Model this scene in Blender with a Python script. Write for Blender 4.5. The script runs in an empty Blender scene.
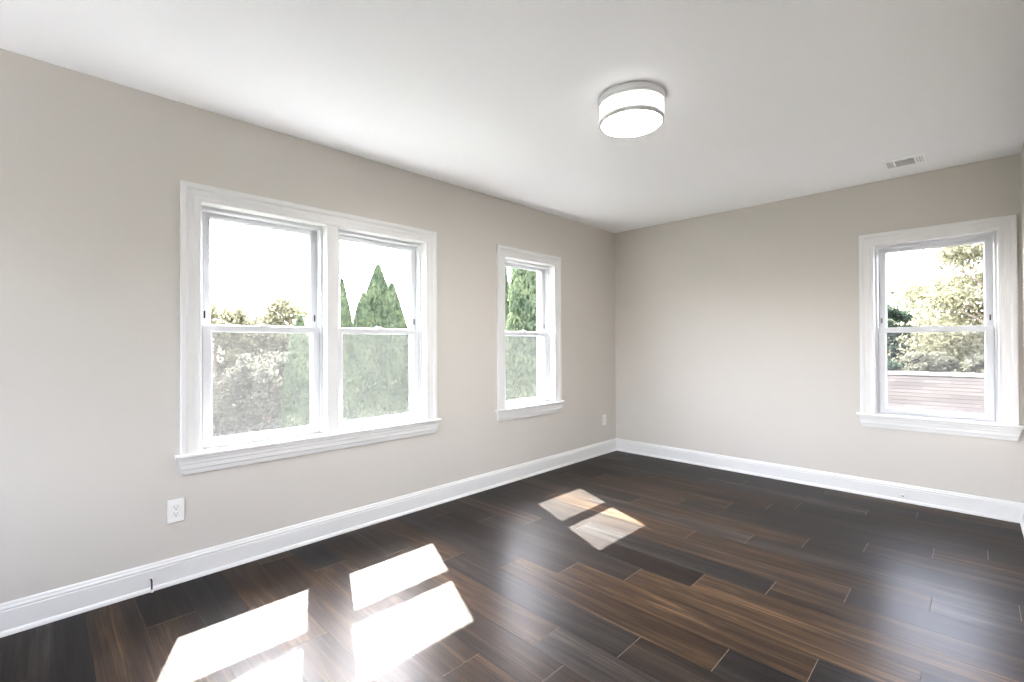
import bpy, bmesh, math, random
import numpy as np
from mathutils import Vector, Matrix

SC = bpy.context.scene
COL = SC.collection

# ------------------------------------------------------------------ camera, sky, sun, exposure
H = 2.44                                            # ceiling height; world origin = far room corner on the floor
yaw, pitch, roll = 0.780502, 0.006242, -0.004945
d = Vector((-math.sin(yaw) * math.cos(pitch), math.cos(yaw) * math.cos(pitch), math.sin(pitch)))
r = d.cross(Vector((0, 0, 1))).normalized()
u = r.cross(d)
r2 = r * math.cos(roll) + u * math.sin(roll)
u2 = u * math.cos(roll) - r * math.sin(roll)
cam_data = bpy.data.cameras.new('camera')
cam = bpy.data.objects.new('camera', cam_data)
COL.objects.link(cam)
M = Matrix((r2, u2, -d)).transposed().to_4x4()
M.translation = (2.8764, -4.5585, 1.1967)
cam.matrix_world = M
cam_data.sensor_fit = 'HORIZONTAL'
cam_data.sensor_width = 36.0
cam_data.lens = 467.14 * 36.0 / 1024.0
cam_data.clip_start = 0.02
SC.camera = cam

SUN_DIR = Vector((0.80, -0.336, -1.0)).normalized()  # direction the light travels
world = bpy.data.worlds.new('world')
SC.world = world
world.use_nodes = True
wn = world.node_tree
wn.nodes.clear()
sky = wn.nodes.new('ShaderNodeTexSky')
sky.sky_type = 'NISHITA'
sky.sun_disc = False
sky.sun_elevation = math.radians(49)
sky.sun_rotation = math.atan2(-SUN_DIR.x, -SUN_DIR.y)
sky.air_density = 1.0
sky.dust_density = 2.5
sky.ozone_density = 1.0
bgn = wn.nodes.new('ShaderNodeBackground')
bgn.inputs['Strength'].default_value = 1.0
wout = wn.nodes.new('ShaderNodeOutputWorld')
hazy = wn.nodes.new('ShaderNodeHueSaturation')       # thin summer haze: a nearly white sky
hazy.inputs['Saturation'].default_value = 0.35
warm = wn.nodes.new('ShaderNodeMix')
warm.data_type = 'RGBA'
warm.blend_type = 'MULTIPLY'
warm.inputs[0].default_value = 1.0
warm.inputs[7].default_value = (1.02, 0.975, 1.04, 1)
wn.links.new(sky.outputs[0], hazy.inputs['Color'])
wn.links.new(hazy.outputs[0], warm.inputs[6])
wn.links.new(warm.outputs[2], bgn.inputs['Color'])
wn.links.new(bgn.outputs[0], wout.inputs['Surface'])

sun_data = bpy.data.lights.new('sun', 'SUN')
sun_data.energy = 15.5
sun_data.angle = math.radians(0.53)
sun_data.color = (1.0, 0.97, 0.94)
sun = bpy.data.objects.new('sun', sun_data)
COL.objects.link(sun)
sun.rotation_euler = SUN_DIR.to_track_quat('-Z', 'Y').to_euler()
sun.location = (-6, 4, 9)

LAMP_STRENGTH = 0.42                                # the glowing glass band of the ceiling light
DIFFUSER_STRENGTH = 30.0                            # its bottom diffuser, right under the bulbs

vs = SC.view_settings
vs.view_transform = 'Standard'
vs.look = 'None'
vs.gamma = 1.0
vs.use_curve_mapping = False
vs.exposure = 2.69
SC.cycles.use_denoising = True
SC.cycles.max_bounces = 16
SC.cycles.diffuse_bounces = 10
SC.cycles.transparent_max_bounces = 24
SC.cycles.caustics_reflective = False
SC.cycles.caustics_refractive = False
SC.cycles.sample_clamp_indirect = 12.0


# ------------------------------------------------------------------ helpers
def tag(o, label=None, cat=None, group=None, kind=None):
    if label: o['label'] = label
    if cat: o['category'] = cat
    if group: o['group'] = group
    if kind: o['kind'] = kind
    return o


def link(name, me, mat, parent=None):
    o = bpy.data.objects.new(name, me)
    COL.objects.link(o)
    for m in (mat if isinstance(mat, (list, tuple)) else [mat]):
        me.materials.append(m)
    if parent is not None:
        o.parent = parent
    return o


def empty(name, loc=(0, 0, 0)):
    o = bpy.data.objects.new(name, None)
    o.empty_display_size = 0.05
    o.location = loc
    COL.objects.link(o)
    return o


class MB:
    """collects boxes, sweeps, lathes and tubes; build() links them as one mesh object"""
    def __init__(self, fn=None):
        self.v, self.f, self.mi = [], [], []
        self.fn = fn or (lambda a, b, c: (a, b, c))

    def add(self, vs_, fs, mi=0):
        k = len(self.v)
        self.v += [self.fn(*p) for p in vs_]
        self.f += [tuple(i + k for i in q) for q in fs]
        self.mi += [mi] * len(fs)

    def box(self, x0, x1, y0, y1, z0, z1, mi=0):
        p = [(x, y, z) for x in (x0, x1) for y in (y0, y1) for z in (z0, z1)]
        self.add(p, [(0, 1, 3, 2), (4, 6, 7, 5), (0, 4, 5, 1), (2, 3, 7, 6), (0, 2, 6, 4), (1, 5, 7, 3)], mi)

    def cbox(self, x0, x1, y0, y1, z0, z1, b=0.002, mi=0):
        """box with chamfered edges"""
        bm = bmesh.new()
        bmesh.ops.create_cube(bm, size=1.0)
        for w in bm.verts:
            w.co = Vector(((x0 + x1) / 2 + w.co.x * (x1 - x0), (y0 + y1) / 2 + w.co.y * (y1 - y0), (z0 + z1) / 2 + w.co.z * (z1 - z0)))
        bmesh.ops.bevel(bm, geom=list(bm.edges), offset=b, segments=2, affect='EDGES', profile=0.5)
        bm.verts.index_update()
        self.add([tuple(w.co) for w in bm.verts], [tuple(w.index for w in q.verts) for q in bm.faces], mi)
        bm.free()

    def rings(self, rs, close=True, cap=True, mi=0):
        n = len(rs[0])
        vv = [p for q in rs for p in q]
        ff = []
        for i in range(len(rs) - 1):
            for j in range(n if close else n - 1):
                a, b = i * n + j, i * n + (j + 1) % n
                ff.append((a, b, b + n, a + n))
        if cap:
            ff.append(tuple(range(n)))
            ff.append(tuple((len(rs) - 1) * n + j for j in range(n))[::-1])
        self.add(vv, ff, mi)

    def lathe(self, prof, cx=0, cy=0, n=48, mi=0):
        """profile [(radius, z)] spun about a vertical axis"""
        rs = [[(cx + max(q, 1e-4) * math.cos(2 * math.pi * k / n), cy + max(q, 1e-4) * math.sin(2 * math.pi * k / n), z) for k in range(n)] for q, z in prof]
        self.rings(rs, True, True, mi)

    def tube(self, pts, rad, n=10, mi=0):
        pts = [Vector(p) for p in pts]
        if not isinstance(rad, (list, tuple)):
            rad = [rad] * len(pts)
        rs = []
        for i, p in enumerate(pts):
            t = (pts[min(i + 1, len(pts) - 1)] - pts[max(i - 1, 0)]).normalized()
            a = t.orthogonal().normalized() if i == 0 else (a - t * a.dot(t)).normalized()
            b = t.cross(a)
            rs.append([tuple(p + (a * math.cos(2 * math.pi * k / n) + b * math.sin(2 * math.pi * k / n)) * rad[i]) for k in range(n)])
        self.rings(rs, True, True, mi)

    def build(self, name, mat, parent=None, smooth=False, weld=0.0):
        me = bpy.data.meshes.new(name)
        bm = bmesh.new()
        bvs = [bm.verts.new(p) for p in self.v]
        for q, m in zip(self.f, self.mi):
            try:
                w = bm.faces.new([bvs[i] for i in q])
                w.material_index = m
                w.smooth = smooth
            except ValueError:
                pass
        if weld:
            bmesh.ops.remove_doubles(bm, verts=bm.verts, dist=weld)
        bmesh.ops.recalc_face_normals(bm, faces=bm.faces)
        bm.to_mesh(me)
        bm.free()
        if smooth:
            try:
                me.set_sharp_from_angle(angle=math.radians(38))
            except Exception:
                pass
        return link(name, me, mat, parent)


# ------------------------------------------------------------------ materials
def new_mat(name):
    m = bpy.data.materials.new(name)
    m.use_nodes = True
    nt = m.node_tree
    return m, nt, nt.nodes['Principled BSDF']


def N(nt, t, **kw):
    n = nt.nodes.new(t)
    for k, w in kw.items():
        setattr(n, k, w)
    return n


def plain(name, col, rough=0.5, metal=0.0, bump=0.0, bscale=60.0, var=0.0, spec=0.5):
    m, nt, b = new_mat(name)
    b.inputs['Base Color'].default_value = (*col, 1)
    b.inputs['Roughness'].default_value = rough
    b.inputs['Metallic'].default_value = metal
    b.inputs['Specular IOR Level'].default_value = spec
    tc = N(nt, 'ShaderNodeTexCoord')
    nz = N(nt, 'ShaderNodeTexNoise')
    nz.inputs['Scale'].default_value = bscale
    nz.inputs['Detail'].default_value = 4
    nt.links.new(tc.outputs['Object'], nz.inputs['Vector'])
    if bump:
        bp = N(nt, 'ShaderNodeBump')
        bp.inputs['Strength'].default_value = bump
        bp.inputs['Distance'].default_value = 0.002
        nt.links.new(nz.outputs['Fac'], bp.inputs['Height'])
        nt.links.new(bp.outputs[0], b.inputs['Normal'])
    if var:
        mx = N(nt, 'ShaderNodeMix', data_type='RGBA')
        mx.inputs[6].default_value = (*[c * (1 - var) for c in col], 1)
        mx.inputs[7].default_value = (*[min(1, c * (1 + var)) for c in col], 1)
        nt.links.new(nz.outputs['Fac'], mx.inputs[0])
        nt.links.new(mx.outputs[2], b.inputs['Base Color'])
    return m


MAT = {}
MAT['wall'] = plain('greige_wall_paint', (0.60, 0.568, 0.525), 0.75, bump=0.06, bscale=140, spec=0.25)
MAT['ceiling'] = plain('white_ceiling_paint', (0.91, 0.915, 0.925), 0.85, bump=0.05, bscale=120, spec=0.2)
MAT['trim'] = plain('white_satin_trim_paint', (0.75, 0.745, 0.735), 0.38, bump=0.02, bscale=90)
MAT['vinyl'] = plain('white_window_vinyl', (0.64, 0.65, 0.665), 0.30, bump=0.01, bscale=60)
MAT['dark'] = plain('black_rubber', (0.012, 0.012, 0.012), 0.5)
MAT['slot'] = plain('grey_slot', (0.10, 0.10, 0.10), 0.6)
MAT['plastic'] = plain('white_plastic', (0.80, 0.79, 0.77), 0.32)
MAT['nickel'] = plain('brushed_nickel', (0.74, 0.74, 0.74), 0.30, metal=1.0, bump=0.03, bscale=200)
MAT['register'] = plain('bright_white_enamel', (0.92, 0.92, 0.92), 0.35)
MAT['duct'] = plain('grey_duct_metal', (0.62, 0.62, 0.62), 0.6)
MAT['siding'] = plain('pale_house_siding', (0.65, 0.64, 0.61), 0.7, bump=0.1, bscale=20)
MAT['bark'] = plain('grey_brown_bark', (0.16, 0.12, 0.09), 0.9, bump=0.5, bscale=14, var=0.35)
MAT['lawn'] = plain('lawn_grass', (0.045, 0.05, 0.036), 0.95, bump=0.6, bscale=9, var=0.4)
MAT['patio'] = plain('pale_concrete', (0.30, 0.295, 0.285), 0.9, bump=0.2, bscale=15, var=0.06)
MAT['ridge'] = plain('ridge_shingle', (0.040, 0.037, 0.034), 0.95, bump=0.3, bscale=40, var=0.15, spec=0.03)


def glass_mat():
    m, nt, b = new_mat('window_glass')
    nt.nodes.remove(b)
    out = nt.nodes['Material Output']
    tr = N(nt, 'ShaderNodeBsdfTransparent')
    tr.inputs[0].default_value = (0.95, 0.97, 0.965, 1)
    gl = N(nt, 'ShaderNodeBsdfGlossy')
    gl.inputs['Roughness'].default_value = 0.01
    lw = N(nt, 'ShaderNodeLayerWeight')              # Fresnel of a thin pane, the same from both sides
    lw.inputs['Blend'].default_value = 0.5
    pw = N(nt, 'ShaderNodeMath', operation='POWER')
    pw.inputs[1].default_value = 5.0
    nt.links.new(lw.outputs['Facing'], pw.inputs[0])
    fr = N(nt, 'ShaderNodeMath', operation='MULTIPLY_ADD')
    fr.inputs[1].default_value = 0.92
    fr.inputs[2].default_value = 0.035
    nt.links.new(pw.outputs[0], fr.inputs[0])
    mx = N(nt, 'ShaderNodeMixShader')
    nt.links.new(fr.outputs[0], mx.inputs[0])
    nt.links.new(tr.outputs[0], mx.inputs[1])
    nt.links.new(gl.outputs[0], mx.inputs[2])
    nt.links.new(mx.outputs[0], out.inputs['Surface'])
    return m


MAT['glass'] = glass_mat()


def screen_mat():
    """fine insect mesh: too fine to resolve, so partly open"""
    m, nt, b = new_mat('insect_screen_mesh')
    nt.nodes.remove(b)
    out = nt.nodes['Material Output']
    tr = N(nt, 'ShaderNodeBsdfTransparent')
    df = N(nt, 'ShaderNodeBsdfDiffuse')
    df.inputs[0].default_value = (0.074, 0.074, 0.072, 1)
    tl = N(nt, 'ShaderNodeBsdfTranslucent')
    tl.inputs[0].default_value = (0.074, 0.074, 0.072, 1)
    m1 = N(nt, 'ShaderNodeMixShader')
    m1.inputs[0].default_value = 0.4
    nt.links.new(df.outputs[0], m1.inputs[1])
    nt.links.new(tl.outputs[0], m1.inputs[2])
    m2 = N(nt, 'ShaderNodeMixShader')
    m2.inputs[0].default_value = 0.30
    nt.links.new(tr.outputs[0], m2.inputs[1])
    nt.links.new(m1.outputs[0], m2.inputs[2])
    nt.links.new(m2.outputs[0], out.inputs['Surface'])
    return m


MAT['screen'] = screen_mat()


def lamp_mat(name, strength):
    m, nt, b = new_mat(name)
    b.inputs['Base Color'].default_value = (0.9, 0.9, 0.9, 1)
    b.inputs['Roughness'].default_value = 0.3
    b.inputs['Emission Color'].default_value = (1.0, 0.985, 0.96, 1)
    b.inputs['Emission Strength'].default_value = strength
    return m


MAT['lampglass'] = lamp_mat('lit_opal_glass', LAMP_STRENGTH)
MAT['diffuser'] = lamp_mat('lit_diffuser_glass', DIFFUSER_STRENGTH)


def leaf_mat(name, c1, c2, trans=0.55):
    m, nt, b = new_mat(name)
    nt.nodes.remove(b)
    out = nt.nodes['Material Output']
    tc = N(nt, 'ShaderNodeTexCoord')
    nz = N(nt, 'ShaderNodeTexNoise')
    nz.inputs['Scale'].default_value = 2.3
    nz.inputs['Detail'].default_value = 6
    nz.inputs['Roughness'].default_value = 0.75
    nt.links.new(tc.outputs['Object'], nz.inputs['Vector'])
    rp = N(nt, 'ShaderNodeValToRGB')
    rp.color_ramp.elements[0].position = 0.35
    rp.color_ramp.elements[1].position = 0.65
    rp.color_ramp.elements[0].color = (*c1, 1)
    rp.color_ramp.elements[1].color = (*c2, 1)
    nt.links.new(nz.outputs['Fac'], rp.inputs[0])
    df = N(nt, 'ShaderNodeBsdfDiffuse')
    tl = N(nt, 'ShaderNodeBsdfTranslucent')
    nt.links.new(rp.outputs[0], df.inputs[0])
    nt.links.new(rp.outputs[0], tl.inputs[0])
    mx = N(nt, 'ShaderNodeMixShader')
    mx.inputs[0].default_value = trans
    nt.links.new(df.outputs[0], mx.inputs[1])
    nt.links.new(tl.outputs[0], mx.inputs[2])
    nt.links.new(mx.outputs[0], out.inputs['Surface'])
    return m


MAT['leaf_yellow'] = leaf_mat('yellow_green_leaves', (0.095, 0.092, 0.058), (0.145, 0.138, 0.088))
MAT['leaf_grey'] = leaf_mat('grey_green_leaves', (0.055, 0.056, 0.043), (0.112, 0.108, 0.082))
MAT['leaf_dark'] = leaf_mat('dark_green_leaves', (0.016, 0.030, 0.023), (0.050, 0.066, 0.048))
MAT['leaf_pale'] = leaf_mat('pale_green_leaves', (0.09, 0.11, 0.09), (0.15, 0.17, 0.14))
MAT['conifer'] = leaf_mat('conifer_sprays', (0.044, 0.066, 0.042), (0.128, 0.152, 0.082), 0.4)


def floor_mat():
    m, nt, b = new_mat('dark_plank_flooring')
    at = N(nt, 'ShaderNodeAttribute', attribute_name='plank')
    sp = N(nt, 'ShaderNodeSeparateColor')
    nt.links.new(at.outputs['Color'], sp.inputs[0])
    tc = N(nt, 'ShaderNodeTexCoord')
    mp = N(nt, 'ShaderNodeMapping')
    mp.inputs['Scale'].default_value = (1.15, 17.0, 1.0)
    nt.links.new(tc.outputs['Object'], mp.inputs['Vector'])
    off = N(nt, 'ShaderNodeCombineXYZ')
    for i, k in ((0, 37.0), (1, 91.0), (2, 53.0)):
        mu = N(nt, 'ShaderNodeMath', operation='MULTIPLY')
        mu.inputs[1].default_value = k
        nt.links.new(sp.outputs['Green'], mu.inputs[0])
        nt.links.new(mu.outputs[0], off.inputs[i])
    ad = N(nt, 'ShaderNodeVectorMath', operation='ADD')
    nt.links.new(mp.outputs[0], ad.inputs[0])
    nt.links.new(off.outputs[0], ad.inputs[1])
    # broad figure and fine grain, both stretched along the plank
    n1 = N(nt, 'ShaderNodeTexNoise')
    n1.inputs['Scale'].default_value = 1.1
    n1.inputs['Detail'].default_value = 5
    n1.inputs['Roughness'].default_value = 0.6
    n1.inputs['Distortion'].default_value = 0.9
    nt.links.new(ad.outputs[0], n1.inputs['Vector'])
    m2 = N(nt, 'ShaderNodeVectorMath', operation='MULTIPLY')
    m2.inputs[1].default_value = (1.0, 5.5, 1.0)
    nt.links.new(ad.outputs[0], m2.inputs[0])
    n2 = N(nt, 'ShaderNodeTexNoise')
    n2.inputs['Scale'].default_value = 1.6
    n2.inputs['Detail'].default_value = 6
    n2.inputs['Roughness'].default_value = 0.65
    nt.links.new(m2.outputs[0], n2.inputs['Vector'])
    # tone = plank tone + figure
    a1 = N(nt, 'ShaderNodeMath', operation='MULTIPLY_ADD')
    a1.inputs[1].default_value = 1.45
    nt.links.new(n1.outputs['Fac'], a1.inputs[0])
    nt.links.new(sp.outputs['Red'], a1.inputs[2])
    a2 = N(nt, 'ShaderNodeMath', operation='MULTIPLY_ADD')
    a2.inputs[1].default_value = 1.0
    nt.links.new(n2.outputs['Fac'], a2.inputs[0])
    nt.links.new(a1.outputs[0], a2.inputs[2])
    a3 = N(nt, 'ShaderNodeMath', operation='SUBTRACT')
    a3.inputs[1].default_value = 1.08
    nt.links.new(a2.outputs[0], a3.inputs[0])
    rp = N(nt, 'ShaderNodeValToRGB')
    cr = rp.color_ramp
    cr.elements[0].position = 0.0
    cr.elements[0].color = (0.008, 0.0062, 0.0053, 1)
    cr.elements[1].position = 1.0
    cr.elements[1].color = (0.155, 0.099, 0.058, 1)
    for p_, c_ in ((0.3, (0.015, 0.0105, 0.0083)), (0.55, (0.029, 0.0186, 0.0122)), (0.78, (0.062, 0.0392, 0.0240))):
        e = cr.elements.new(p_)
        e.color = (*c_, 1)
    nt.links.new(a3.outputs[0], rp.inputs[0])
    # some planks are greyer, some warmer
    gr = N(nt, 'ShaderNodeHueSaturation')
    nt.links.new(rp.outputs[0], gr.inputs['Color'])
    nt.links.new(sp.outputs['Blue'], gr.inputs['Saturation'])
    ro = N(nt, 'ShaderNodeMapRange')
    ro.inputs['To Min'].default_value = 0.22
    ro.inputs['To Max'].default_value = 0.40
    nt.links.new(n2.outputs['Fac'], ro.inputs['Value'])
    bp = N(nt, 'ShaderNodeBump')
    bp.inputs['Strength'].default_value = 0.12
    bp.inputs['Distance'].default_value = 0.002
    nt.links.new(n2.outputs['Fac'], bp.inputs['Height'])
    # satin finish: matt wood under a thin, weak sheen that grows towards grazing angles
    out = nt.nodes['Material Output']
    df = N(nt, 'ShaderNodeBsdfDiffuse')
    nt.links.new(gr.outputs[0], df.inputs['Color'])
    nt.links.new(bp.outputs[0], df.inputs['Normal'])
    gs = N(nt, 'ShaderNodeBsdfGlossy')
    nt.links.new(ro.outputs[0], gs.inputs['Roughness'])
    nt.links.new(bp.outputs[0], gs.inputs['Normal'])
    lw = N(nt, 'ShaderNodeLayerWeight')
    lw.inputs['Blend'].default_value = 0.5
    pw = N(nt, 'ShaderNodeMath', operation='POWER')
    pw.inputs[1].default_value = 3.0
    nt.links.new(lw.outputs['Facing'], pw.inputs[0])
    fa = N(nt, 'ShaderNodeMath', operation='MULTIPLY_ADD')
    fa.inputs[1].default_value = 0.23
    fa.inputs[2].default_value = 0.011
    nt.links.new(pw.outputs[0], fa.inputs[0])
    mx = N(nt, 'ShaderNodeMixShader')
    nt.links.new(fa.outputs[0], mx.inputs[0])
    nt.links.new(df.outputs[0], mx.inputs[1])
    nt.links.new(gs.outputs[0], mx.inputs[2])
    nt.links.new(mx.outputs[0], out.inputs['Surface'])
    nt.nodes.remove(b)
    return m


MAT['floor'] = floor_mat()
MAT['plank_edge'] = plain('sky_glint_plank_edge', (0.13, 0.10, 0.075), 0.6)  # sky glint along the end joints, put into a lighter tan colour
MAT['plank_side'] = plain('dark_plank_side', (0.022, 0.017, 0.014), 0.85)


def shingle_mat():
    m, nt, b = new_mat('tan_roof_shingles')
    tc = N(nt, 'ShaderNodeTexCoord')
    br = N(nt, 'ShaderNodeTexBrick')
    br.inputs['Scale'].default_value = 1.0
    br.inputs['Brick Width'].default_value = 0.31
    br.inputs['Row Height'].default_value = 0.12
    br.inputs['Mortar Size'].default_value = 0.006
    br.inputs['Color1'].default_value = (0.032, 0.028, 0.0258, 1)
    br.inputs['Color2'].default_value = (0.021, 0.0183, 0.0168, 1)
    br.inputs['Mortar'].default_value = (0.015, 0.013, 0.012, 1)
    nt.links.new(tc.outputs['UV'], br.inputs['Vector'])
    nz = N(nt, 'ShaderNodeTexNoise')
    nz.inputs['Scale'].default_value = 220
    nt.links.new(tc.outputs['UV'], nz.inputs['Vector'])
    mx = N(nt, 'ShaderNodeMix', data_type='RGBA', blend_type='MULTIPLY')
    mx.inputs[0].default_value = 0.5
    nt.links.new(br.outputs['Color'], mx.inputs[6])
    nt.links.new(nz.outputs['Fac'], mx.inputs[7])
    nt.links.new(br.outputs['Color'], b.inputs['Base Color'])
    b.inputs['Roughness'].default_value = 0.95
    b.inputs['Specular IOR Level'].default_value = 0.03
    return m


MAT['shingle'] = shingle_mat()

# ------------------------------------------------------------------ room shell
XR = 3.104                                          # right wall
YB = -6.2                                           # rear wall, behind the camera
XA, YA = 4.4, -3.3                                  # recess beside the camera
WT = 0.20                                           # wall thickness
L = lambda a, v, z: (v, a, z)                       # left wall: along +y, depth into the room = +x
K = lambda a, v, z: (a, -v, z)                      # back wall: along +x, depth into the room = -y


def wall(name, fn, a0, a1, holes, mat, z1=H + 0.1, v0=-WT, v1=0.0, label=None):
    us = sorted({a0, a1, *[h[0] for h in holes], *[h[1] for h in holes]})
    zs = sorted({-0.1, z1, *[h[2] for h in holes], *[h[3] for h in holes]})
    def solid(i, j):
        if i < 0 or j < 0 or i >= len(us) - 1 or j >= len(zs) - 1:
            return False
        cu, cz = (us[i] + us[i + 1]) / 2, (zs[j] + zs[j + 1]) / 2
        return not any(h[0] < cu < h[1] and h[2] < cz < h[3] for h in holes)
    mb = MB(fn)
    Q = [(0, 1, 2, 3)]
    for i in range(len(us) - 1):
        for j in range(len(zs) - 1):
            if not solid(i, j):
                continue
            A, B, C_, D = us[i], us[i + 1], zs[j], zs[j + 1]
            mb.add([(A, v1, C_), (B, v1, C_), (B, v1, D), (A, v1, D)], Q)
            mb.add([(A, v0, C_), (B, v0, C_), (B, v0, D), (A, v0, D)], Q, 1)
            if not solid(i - 1, j): mb.add([(A, v0, C_), (A, v1, C_), (A, v1, D), (A, v0, D)], Q)
            if not solid(i + 1, j): mb.add([(B, v0, C_), (B, v1, C_), (B, v1, D), (B, v0, D)], Q)
            if not solid(i, j - 1): mb.add([(A, v0, C_), (B, v0, C_), (B, v1, C_), (A, v1, C_)], Q)
            if not solid(i, j + 1): mb.add([(A, v0, D), (B, v0, D), (B, v1, D), (A, v1, D)], Q)
    o = mb.build(name, [mat, MAT['siding']], weld=1e-5)
    return tag(o, label, 'wall', kind='structure')


Z0, Z1 = 0.642, 1.945                               # stool top, head of the window openings
# (opening left, opening right) of every window, along its wall
W1 = (-3.966, -2.562)                               # double window
W2 = (-1.7465, -1.0815)                             # single window near the corner
W3 = (2.325, 2.990)                                 # window in the back wall
W4 = (0.15, 1.62)                                   # two added pairs of windows in the unseen rear wall, for fill daylight
W5 = (3.00, 4.30)
LIN = 0.012
hole = lambda w: (w[0] - LIN, w[1] + LIN, Z0 - 0.03, Z1 + LIN)
wall('wall_left', L, YB - WT, WT, [hole(W1), hole(W2)], MAT['wall'], label='long greige wall with the double window and a narrow window')
wall('wall_back', K, 0.0, XR + WT, [hole(W3)], MAT['wall'], label='greige end wall with one window at its right end')
wall('wall_right', lambda a, v, z: (XR - v, a, z), YA, 0.0, [], MAT['wall'], v0=-WT, label='greige side wall beside the window of the end wall')
wall('wall_recess', lambda a, v, z: (a, YA - v, z), XR + WT, XA + WT, [], MAT['wall'], label='greige wall of the recess beside the viewer')
QA = lambda a, v, z: (XA - v, a, z)
QR = lambda a, v, z: (a, YB + v, z)
wall('wall_alcove', QA, YB - WT, YA, [], MAT['wall'], label='greige side wall of the recess')
wall('wall_rear', QR, 0.0, XA, [hole(W4), hole(W5)], MAT['wall'], label='greige wall behind the viewer')

cb = MB()
cb.box(-WT, XA + WT, YB - WT, WT, H, H + 0.1)
tag(cb.build('ceiling', MAT['ceiling']), 'plain white painted ceiling', 'ceiling', kind='structure')

# ---- floor: planks run along x; rows are counted from the back wall
PW, PL, PY = 0.1755, 1.12, -0.73
JOINT = {-4: 0.9, -3: 1.465, -2: 2.33, -1: 1.95, 0: 2.92, 1: 1.58, 2: 2.415, 3: 2.15, 4: 3.01, 5: 1.605, 6: 2.44, 7: 2.16, 8: 1.876, 9: 1.61,
         10: 2.447, 11: 2.185, 12: 1.90, 13: 1.62, 14: 0.66, 15: 0.385, 16: 0.10, 17: 0.95, 18: 0.695, 19: 0.375, 20: 0.98, 21: 0.75, 22: 0.45}
# (row, number of the plank left of the joint = 0, right of it = 1): tone, saturation
TONE = {(8, 0): (0.02, 1.0), (8, 1): (0.50, 1.1), (9, 0): (0.22, 0.7), (9, 1): (0.46, 1.1), (10, 1): (0.10, 0.45), (10, 0): (0.44, 1.1),
        (11, 0): (0.42, 1.1), (11, 1): (0.10, 0.5), (12, 0): (0.20, 0.6), (12, 1): (0.20, 0.8), (7, 0): (0.12, 0.45), (7, 1): (0.42, 1.0),
        (6, 0): (0.40, 0.95), (6, 1): (0.18, 0.8), (3, 0): (0.44, 1.05), (3, 1): (0.12, 0.75), (2, 1): (0.28, 0.75), (2, 0): (0.16, 0.7),
        (21, 0): (0.10, 0.45), (22, 0): (0.16, 0.6), (22, 1): (0.14, 0.5), (21, 1): (0.05, 0.4), (20, 0): (0.36, 1.0), (19, 0): (0.02, 1.0),
        (19, 1): (0.26, 1.0), (18, 0): (0.06, 0.5), (18, 1): (0.2, 0.7), (17, 0): (0.33, 1.25), (17, 1): (0.3, 0.9), (16, 1): (0.24, 1.2), (15, 0): (0.05, 0.45),
        (15, 1): (0.33, 1.15), (0, 0): (0.14, 0.6), (0, 1): (0.20, 0.7), (1, 0): (0.42, 1.0), (1, 1): (0.12, 0.6), (5, 1): (0.35, 1.1), (4, 1): (0.3, 0.9)}
rng = random.Random(11)
fv, ff, fm, fc = [], [], [], []


def plank(x0, x1, y0, y1, col):
    dz = 0.0010
    k = len(fv)
    for (i, j_, z) in ((0.0002, 0.0002, -dz), (0.0015, 0.0006, 0.0)):
        fv.extend([(x0 + i, y0 + j_, z), (x1 - i, y0 + j_, z), (x1 - i, y1 - j_, z), (x0 + i, y1 - j_, z)])
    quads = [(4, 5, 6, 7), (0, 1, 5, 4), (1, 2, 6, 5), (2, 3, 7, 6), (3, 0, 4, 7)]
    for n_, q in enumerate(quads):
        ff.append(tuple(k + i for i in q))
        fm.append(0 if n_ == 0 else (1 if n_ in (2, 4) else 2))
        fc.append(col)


row = -5
while PY - PW * row > YB - WT:
    y1 = PY - PW * row
    y0 = y1 - PW
    row_k = row
    row += 1
    if y0 > WT:
        continue
    j = JOINT.get(row_k, rng.uniform(0, PL))
    n = math.ceil((j + WT) / PL)
    x = j - n * PL
    i = 1 - n
    while x < XA + WT:
        tone, sat = TONE.get((row_k, i), (rng.choice((0.06, 0.14, 0.2, 0.28, 0.36, 0.42)) + rng.uniform(-0.04, 0.04), rng.choice((0.5, 0.7, 0.9, 1.05, 1.15))))
        a, b_ = max(x, -WT), min(x + PL, XA + WT)
        if b_ - a > 0.01:
            plank(a, b_, y0, min(y1, WT), (tone, rng.random(), sat, 1.0))
        x += PL
        i += 1
k = len(fv)
fv += [(-WT, YB - WT, -0.0012), (XA + WT, YB - WT, -0.0012), (XA + WT, WT, -0.0012), (-WT, WT, -0.0012)]
fv += [(-WT, YB - WT, -0.1), (XA + WT, YB - WT, -0.1), (XA + WT, WT, -0.1), (-WT, WT, -0.1)]
for q in ((0, 1, 2, 3), (7, 6, 5, 4), (0, 4, 5, 1), (1, 5, 6, 2), (2, 6, 7, 3), (3, 7, 4, 0)):
    ff.append(tuple(k + i for i in q)); fm.append(2); fc.append((0.05, 0.5, 0.6, 1))
me = bpy.data.meshes.new('floor')
me.from_pydata(fv, [], ff)
me.polygons.foreach_set('material_index', fm)
ca = me.color_attributes.new('plank', 'FLOAT_COLOR', 'CORNER')
flat = []
for poly in me.polygons:
    flat += list(fc[poly.index]) * poly.loop_total
ca.data.foreach_set('color', flat)
me.update()
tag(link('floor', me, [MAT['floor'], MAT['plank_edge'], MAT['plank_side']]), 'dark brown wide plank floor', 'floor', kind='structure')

# ---- baseboards: moulded top, flat board, shoe moulding
BB = [(0, 0), (0.024, 0), (0.0235, 0.008), (0.021, 0.015), (0.0165, 0.0195), (0.0145, 0.020), (0.0145, 0.099), (0.0125, 0.1015), (0.0125, 0.104), (0.0135, 0.106), (0.0135, 0.111),
      (0.0110, 0.116), (0.0085, 0.1175), (0.0085, 0.120), (0.0075, 0.125), (0.004, 0.130), (0, 0.131)]


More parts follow.
